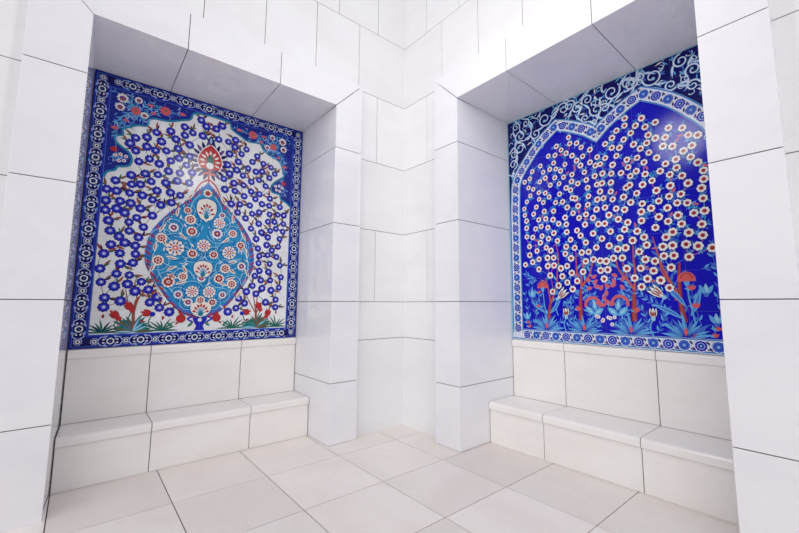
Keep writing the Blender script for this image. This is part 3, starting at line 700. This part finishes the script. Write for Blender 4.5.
# leafy clumps at the trunks
for x, z in mm(RBASE):
    for j in range(15):
        a = math.pi*(.03+.94*j/14); L = (.145 if j % 2 else .115)*rnd.uniform(.85, 1.1)
        F.poly(petal((x, bz-.005), a, L, .02, .12 if a > 1.57 else -.12), 'sky' if j % 3 else 'mid', 3+(j % 2))
        F.stroke([(x, bz), (x+math.cos(a)*L*.8, bz+math.sin(a)*L*.8)], .004, 'blue', 5, .001)
    F.poly(petal((x, bz+.01), 1.57, .05, .02), 'coral', 6)
def spray(x, z, a, L, bend=.3, cols=('sky', 'mid')):
    s = smooth([(x, z), (x+math.cos(a)*L*.5-math.sin(a)*L*bend*.3, z+math.sin(a)*L*.5+math.cos(a)*L*bend*.3), (x+math.cos(a)*L, z+math.sin(a)*L)], 8)
    F.stroke(s, .0055, cols[1], 1, .003)
    for t in range(2, len(s)-1, 3):
        d = math.atan2(s[t+1][1]-s[t][1], s[t+1][0]-s[t][0])
        F.poly(petal(s[t], d+.8, .036, .012, -.2), cols[t % 2], 2); F.poly(petal(s[t], d-.8, .036, .012, .2), cols[(t+1) % 2], 2)
for x, z, a, L in ((.93, .84, 1.75, .28), (.96, .84, 1.35, .34), (1.0, .85, 1.7, .36), (1.14, .84, 1.0, .2), (1.24, .84, 1.4, .2), (1.3, .85, 1.9, .2), (2.1, .84, 1.35, .3), (2.06, .84, 1.75, .3),
                   (2.13, 1.03, 1.6, .28), (1.77, .84, 1.9, .2), (1.82, .84, 1.2, .17), (1.9, .86, 2.0, .3), (1.06, .98, 2.2, .25), (1.2, 1.0, .6, .16), (1.84, 1.0, 2.5, .16), (2.07, 1.22, .4, .15),
                   (1.0, 1.2, 2.6, .12), (1.43, 1.0, 2.0, .15), (1.61, 1.0, 1.2, .15), (1.35, 1.05, .3, .1), (1.7, 1.05, 2.8, .1), (1.49, .86, 2.3, .16), (1.56, .86, .9, .16), (1.9, 1.04, 2.4, .22)):
    spray(x, z, a, L, rnd.uniform(-.4, .4))
# long pale leaves of the right hand tree
for x, z, a, L in ((1.96, .93, 2.5, .22), (1.98, 1.0, 2.1, .2), (2.0, .95, 1.1, .22), (1.1, .95, .7, .16), (1.06, .95, 2.4, .17)):
    F.poly(petal((x, z), a, L*.85, .03, .15), 'sky', 3); F.poly(petal((x+.02*math.cos(a), z+.02*math.sin(a)), a, L*.6, .012, .15), 'mid', 4)
for x, z in mm(RCAR):
    F.poly([(x+(.045+.004*(k % 2))*math.cos(a), z-.02+(.047+.004*(k % 2))*math.sin(a)) for k, a in enumerate([math.pi*(-.06+1.12*k/28) for k in range(29)])], 'pink', 4)
    F.poly([(x+.040*math.cos(a), z-.018+.041*math.sin(a)) for a in [math.pi*(-.04+1.08*k/14) for k in range(15)]], 'coral', 5)
    for j in range(7): a = math.pi*(.1+.8*j/6); F.poly(circle((x+.03*math.cos(a), z-.015+.034*math.sin(a)), .005, 6), 'brick', 6)
    F.poly(petal((x, z-.06), 1.57, .05, .028), 'sky', 4); F.stroke(smooth([(x, z-.05), (x+.01, z-.15), (x+.03, z-.28)], 5), .008, 'sky', 2)
for x, z in mm(RARCH):
    F.stroke(arc((x, z-.025), .05, -.3, math.pi+.3), .02, 'pink', 4); F.stroke(arc((x, z-.025), .05, -.25, math.pi+.25), .011, 'coral', 5)
    for j in range(6): a = .2+j*.55; F.poly(petal((x, z-.03), a, .035, .012), 'mid', 4)
for x, z in mm(RPINK):
    a = rnd.uniform(0, 3); F.poly(petal((x-.022*math.cos(a), z-.022*math.sin(a)), a, .046, .028), 'pink', 4); F.poly(circle((x, z), .008, 6), 'coral', 5)
    F.poly(petal((x, z), a+2.2, .04, .012), 'sky', 3)
for k, (x, z) in enumerate(mm(RBLF)):
    a = (1.75, 2.4, 1.4, .75, .6, 2.5)[k]; F.poly(petal((x-.035*math.cos(a), z-.035*math.sin(a)), a, .085, .042), 'sky', 4); F.poly(petal((x-.02*math.cos(a), z-.02*math.sin(a)), a, .055, .018), 'aqua', 5)
for k, (x, z) in enumerate(mm(RTUL)):
    a = (.75, 1.6, 2.45, 1.55)[k]; big = k in (0, 2); L = .115 if big else .075
    c = (x-math.cos(a)*L*.5, z-math.sin(a)*L*.5)
    for j in (-1, 1, 0):
        F.poly(petal(c, a+.27*j, L, .036), 'ink', 4+(j == 0)*2); F.poly(petal(c, a+.27*j, L*.93, .026), 'white', 5+(j == 0)*2)
        F.poly(petal((c[0]+math.cos(a+.27*j)*L*.2, c[1]+math.sin(a+.27*j)*L*.2), a+.27*j, L*.5, .01), 'rust', 8)
    F.poly(circle(c, .013, 10), 'aqua', 9)
    F.stroke(smooth([c, (c[0]-.02, c[1]-.05), (c[0], c[1]-.12)], 5), .008, 'sky', 2)
for x, z in mm(RWHT): F.poly(scallop((x, z), .014, 5, .25), 'white', 4); F.poly(circle((x, z), .005, 6), 'coral', 5)
for k, (x, z) in enumerate(mm(RCOR)):
    r = .016 if k in (4, 5, 10, 11) else .012
    for a in (.9, 1.57, 2.24): F.poly(petal((x, z-r), a, 2.2*r, r), 'coral', 4)
    F.poly(petal((x, z-r), 2.8, .04, .014), 'sky', 3)
for x, z in mm(RBTU):
    for a in (1.0, 1.57, 2.1): F.poly(petal((x, z-.03), a, .066, .024), 'sky' if a != 1.57 else 'aqua', 4)
    F.poly(circle((x, z-.03), .013, 8), 'mid', 5)
F.build('field', rp)

# spandrel: night blue with pale scrolls, over the arches
S = Paint(org, .026)
k0 = 15
ring = [(min(max(p[0], X0+.0065), X1-.0065), p[1]) for p in outer[k0:len(outer)-k0]]
S.poly([(X0+.006, ring[0][1])]+ring+[(X1-.006, ring[-1][1]), (X1-.006, Z1-.006), (X0+.006, Z1-.006)], 'night', 6)
def curl(x, z, r, a0, sg):
    pts = []; wd = []
    for k in range(30):
        t = k/29; a = a0+sg*t*8.2; rr = r*(1.12-.86*t)
        pts.append((x+rr*math.cos(a), z+rr*math.sin(a)))
    S.stroke(pts, .0135, 'sky', 7, .007); S.stroke(pts, .0088, 'frost', 8, .005)
    e = pts[-1]; S.poly(circle(e, r*.2, 8), 'aqua', 8)
    # leaf that splits off the curl
    for t, da in ((0, 2.6), (6, .9)):
        p = pts[t]; a = math.atan2(pts[t+1][1]-p[1], pts[t+1][0]-p[0])
        S.poly(petal(p, a-sg*da, .085, .02, .35*sg), 'sky', 7); S.poly(petal(p, a-sg*da, .075, .011, .35*sg), 'frost', 8)
    for t in (3, 11):
        p = pts[t]; a = math.atan2(p[1]-z, p[0]-x); S.poly(petal(p, a+.4*sg, .034, .01), ('mid', 'sky')[t == 3], 7)
def free(x, z, r):
    """keep curls off the arch band"""
    d = min(math.hypot(x-q[0], z-q[1]) for q in outer)
    return d
cur = [(a/1000, b/1000, c/1000) for a, b, c in RCURL]
cur += [(2.2, 2.5, .045), (2.2, 2.38, .045), (2.2, 2.27, .04)]
for k, (x, z, r) in enumerate(cur):
    r = min(r*1.1, free(x, z, r)*.88, Z1-.014-z, x-X0-.012)
    if r < .015: continue
    curl(x, z, r, k*2.4, 1 if k % 2 else -1)
for x, z in ((1.20, 2.53), (1.38, 2.55), (1.56, 2.53), (1.0, 2.55), (1.7, 2.56), (1.83, 2.56), (1.95, 2.55), (1.55, 2.46), (.85, 2.56), (1.08, 2.55), (1.3, 2.43), (.99, 2.33), (1.65, 2.4), (1.52, 2.56), (1.40, 2.41), (2.0, 2.28)):
    a = rnd.uniform(0, 6.28)
    for j in range(3): S.poly(petal((x, z), a+j*2.1, .045, .011, .3), ('white', 'sky', 'aqua')[j], 7)
for k in range(500):
    x, z = rnd.uniform(X0+.03, X1-.03), rnd.uniform(1.95, Z1-.03); a = rnd.uniform(0, 6.28)
    if free(x, z, 0) < .034 or poly_in((x, z), inner+[(X1, Z0), (X0, Z0)]): continue
    if min(math.hypot(x-q[0], z-q[1])/q[2] for q in cur) < 1.15: continue
    if k % 3: S.poly(petal((x, z), a, .036, .010, .35), ('sky', 'frost', 'mid', 'aqua')[k % 4], 7)
    else: S.stroke(arc((x, z), .017, a, a+3.8, 9), .0075, 'sky', 7, .004); S.stroke(arc((x, z), .017, a, a+3.6, 9), .0045, 'frost', 8, .002)
S.build('spandrel', rp)

# border: foot strip and the band that follows the arches, pale with blue roundels
B = Paint(org, .0265)
n = len(inner)
for i in range(n-1):
    B.poly([outer[i], outer[i+1], inner[i+1], inner[i]], 'frost', 9)
B.poly(rect(X0, X1, Z0, bz), 'frost', 8)
for e, w in ((inner, .009), (outer, .009)):
    B.stroke(e, w, 'sky', 10); B.stroke(e, w*.3, 'blue', 11)
for z in (Z0+.010, bz-.006): B.stroke([(X0, z), (X1, z)], .009, 'sky', 9); B.stroke([(X0, z+.002), (X1, z+.002)], .003, 'blue', 10)
B.stroke([(X0+.004, Z0), (X0+.004, Z1-.004), (X1-.004, Z1-.004), (X1-.004, Z0)], .009, 'aqua', 12)
def roundel(c, ang, k, gap):
    dk = k % 2 == 0
    B.poly(circle(c, .034, 16), 'white', 12)
    B.poly(scallop(c, .0305, 10, .1), 'cobalt' if dk else 'mid', 13)
    B.poly(circle(c, .020, 12), 'pale' if dk else 'blue', 14); B.poly(circle(c, .0155, 12), 'blue' if dk else 'mid', 15)
    B.poly(circle(c, .006, 8), 'aqua', 16)
    for sg in (1, -1):
        m = (c[0]+math.cos(ang)*gap*.5, c[1]+math.sin(ang)*gap*.5)
        a2 = ang+math.pi/2*sg
        B.poly(petal((m[0]+math.cos(a2)*.006, m[1]+math.sin(a2)*.006), a2+.3, .027, .012, .3), 'navy', 12)
        B.poly(petal((m[0]+math.cos(a2)*.01+math.cos(ang)*.01, m[1]+math.sin(a2)*.01+math.sin(ang)*.01), a2-.5, .02, .007), 'blue', 12)
        B.poly(petal((m[0]+math.cos(a2)*.014-math.cos(ang)*.012, m[1]+math.sin(a2)*.014-math.sin(ang)*.012), a2+.9, .018, .007), 'plum', 12)
acc = 0; k = 0; gap = .0815; start = 0
path = half[:]                             # left arch, then mirrored
pos = []
def walk(pts, d0):
    out = []; acc = d0
    for a, b in zip(pts, pts[1:]):
        L_ = math.hypot(b[0]-a[0], b[1]-a[1])
        while acc < L_:
            t = acc/L_; out.append(((a[0]+(b[0]-a[0])*t, a[1]+(b[1]-a[1])*t), math.atan2(b[1]-a[1], b[0]-a[0]))); acc += gap
        acc -= L_
    return out
w = walk(half, .035)
for k, (c, a) in enumerate(w):
    roundel(c, a, k, gap)
    roundel((2*CXR-c[0], c[1]), math.pi-a, k, gap)
k = 0; x = X0+.14
while x < X1-.1:
    roundel((x, Z0+.043), 0, k, gap); x += gap; k += 1
B.build('border', rp)
EXPOSURE = 0.0

# ------------------------------------------------------------------ light: open sky over the courtyard
w = bpy.data.worlds.new('sky'); SC.world = w; w.use_nodes = True
nt = w.node_tree; bg = nt.nodes['Background']
tc = nt.nodes.new('ShaderNodeTexCoord'); sp = nt.nodes.new('ShaderNodeSeparateXYZ'); cr = nt.nodes.new('ShaderNodeValToRGB')
nt.links.new(tc.outputs['Generated'], sp.inputs[0]); nt.links.new(sp.outputs['Z'], cr.inputs[0]); nt.links.new(cr.outputs[0], bg.inputs['Color'])
e = cr.color_ramp.elements
e[0].position = 0; e[0].color = (.87, .86, .93, 1); e[1].position = .9; e[1].color = (1, .99, 1.06, 1)
q = e.new(.25); q.color = (.91, .9, .97, 1)
bg.inputs['Strength'].default_value = .47
ld = bpy.data.lights.new('hazy_sun', 'SUN'); ld.energy = 1.4; ld.angle = math.radians(75); ld.color = (1, .99, .985)
lo = bpy.data.objects.new('hazy_sun', ld); COL.objects.link(lo); lo.location = (-4, -4, 6)
lo.rotation_euler = Vector((.77, .62, -.44)).to_track_quat('-Z', 'Y').to_euler()
# a lamp hanging over the middle of the court
pd = bpy.data.lights.new('hanging_lamp', 'POINT'); pd.energy = 24; pd.shadow_soft_size = .22; pd.color = (1, .99, .985)
po = bpy.data.objects.new('hanging_lamp', pd); COL.objects.link(po); po.location = (-1.17, -1.58, 2.65)

# ------------------------------------------------------------------ camera
cd = bpy.data.cameras.new('camera'); co = bpy.data.objects.new('camera', cd); COL.objects.link(co); SC.camera = co
cd.sensor_width = 36; cd.sensor_fit = 'HORIZONTAL'; cd.lens = 389.079/799*36
cd.shift_x = (399.5-418.45)/799; cd.shift_y = -(266.5-260.436)/799
co.location = (-2.157, -2.686, 1.014)
yaw, pitch, roll = math.radians(49.059), math.radians(6.455), math.radians(-.053)
from mathutils import Matrix
co.rotation_euler = (Matrix.Rotation(yaw-math.pi/2, 4, 'Z') @ Matrix.Rotation(math.pi/2+pitch, 4, 'X') @ Matrix.Rotation(-roll, 4, 'Z')).to_euler()
cd.clip_start = .01

vs = SC.view_settings
vs.view_transform = 'Standard'; vs.look = 'None'; vs.gamma = 1; vs.use_curve_mapping = False; vs.exposure = EXPOSURE
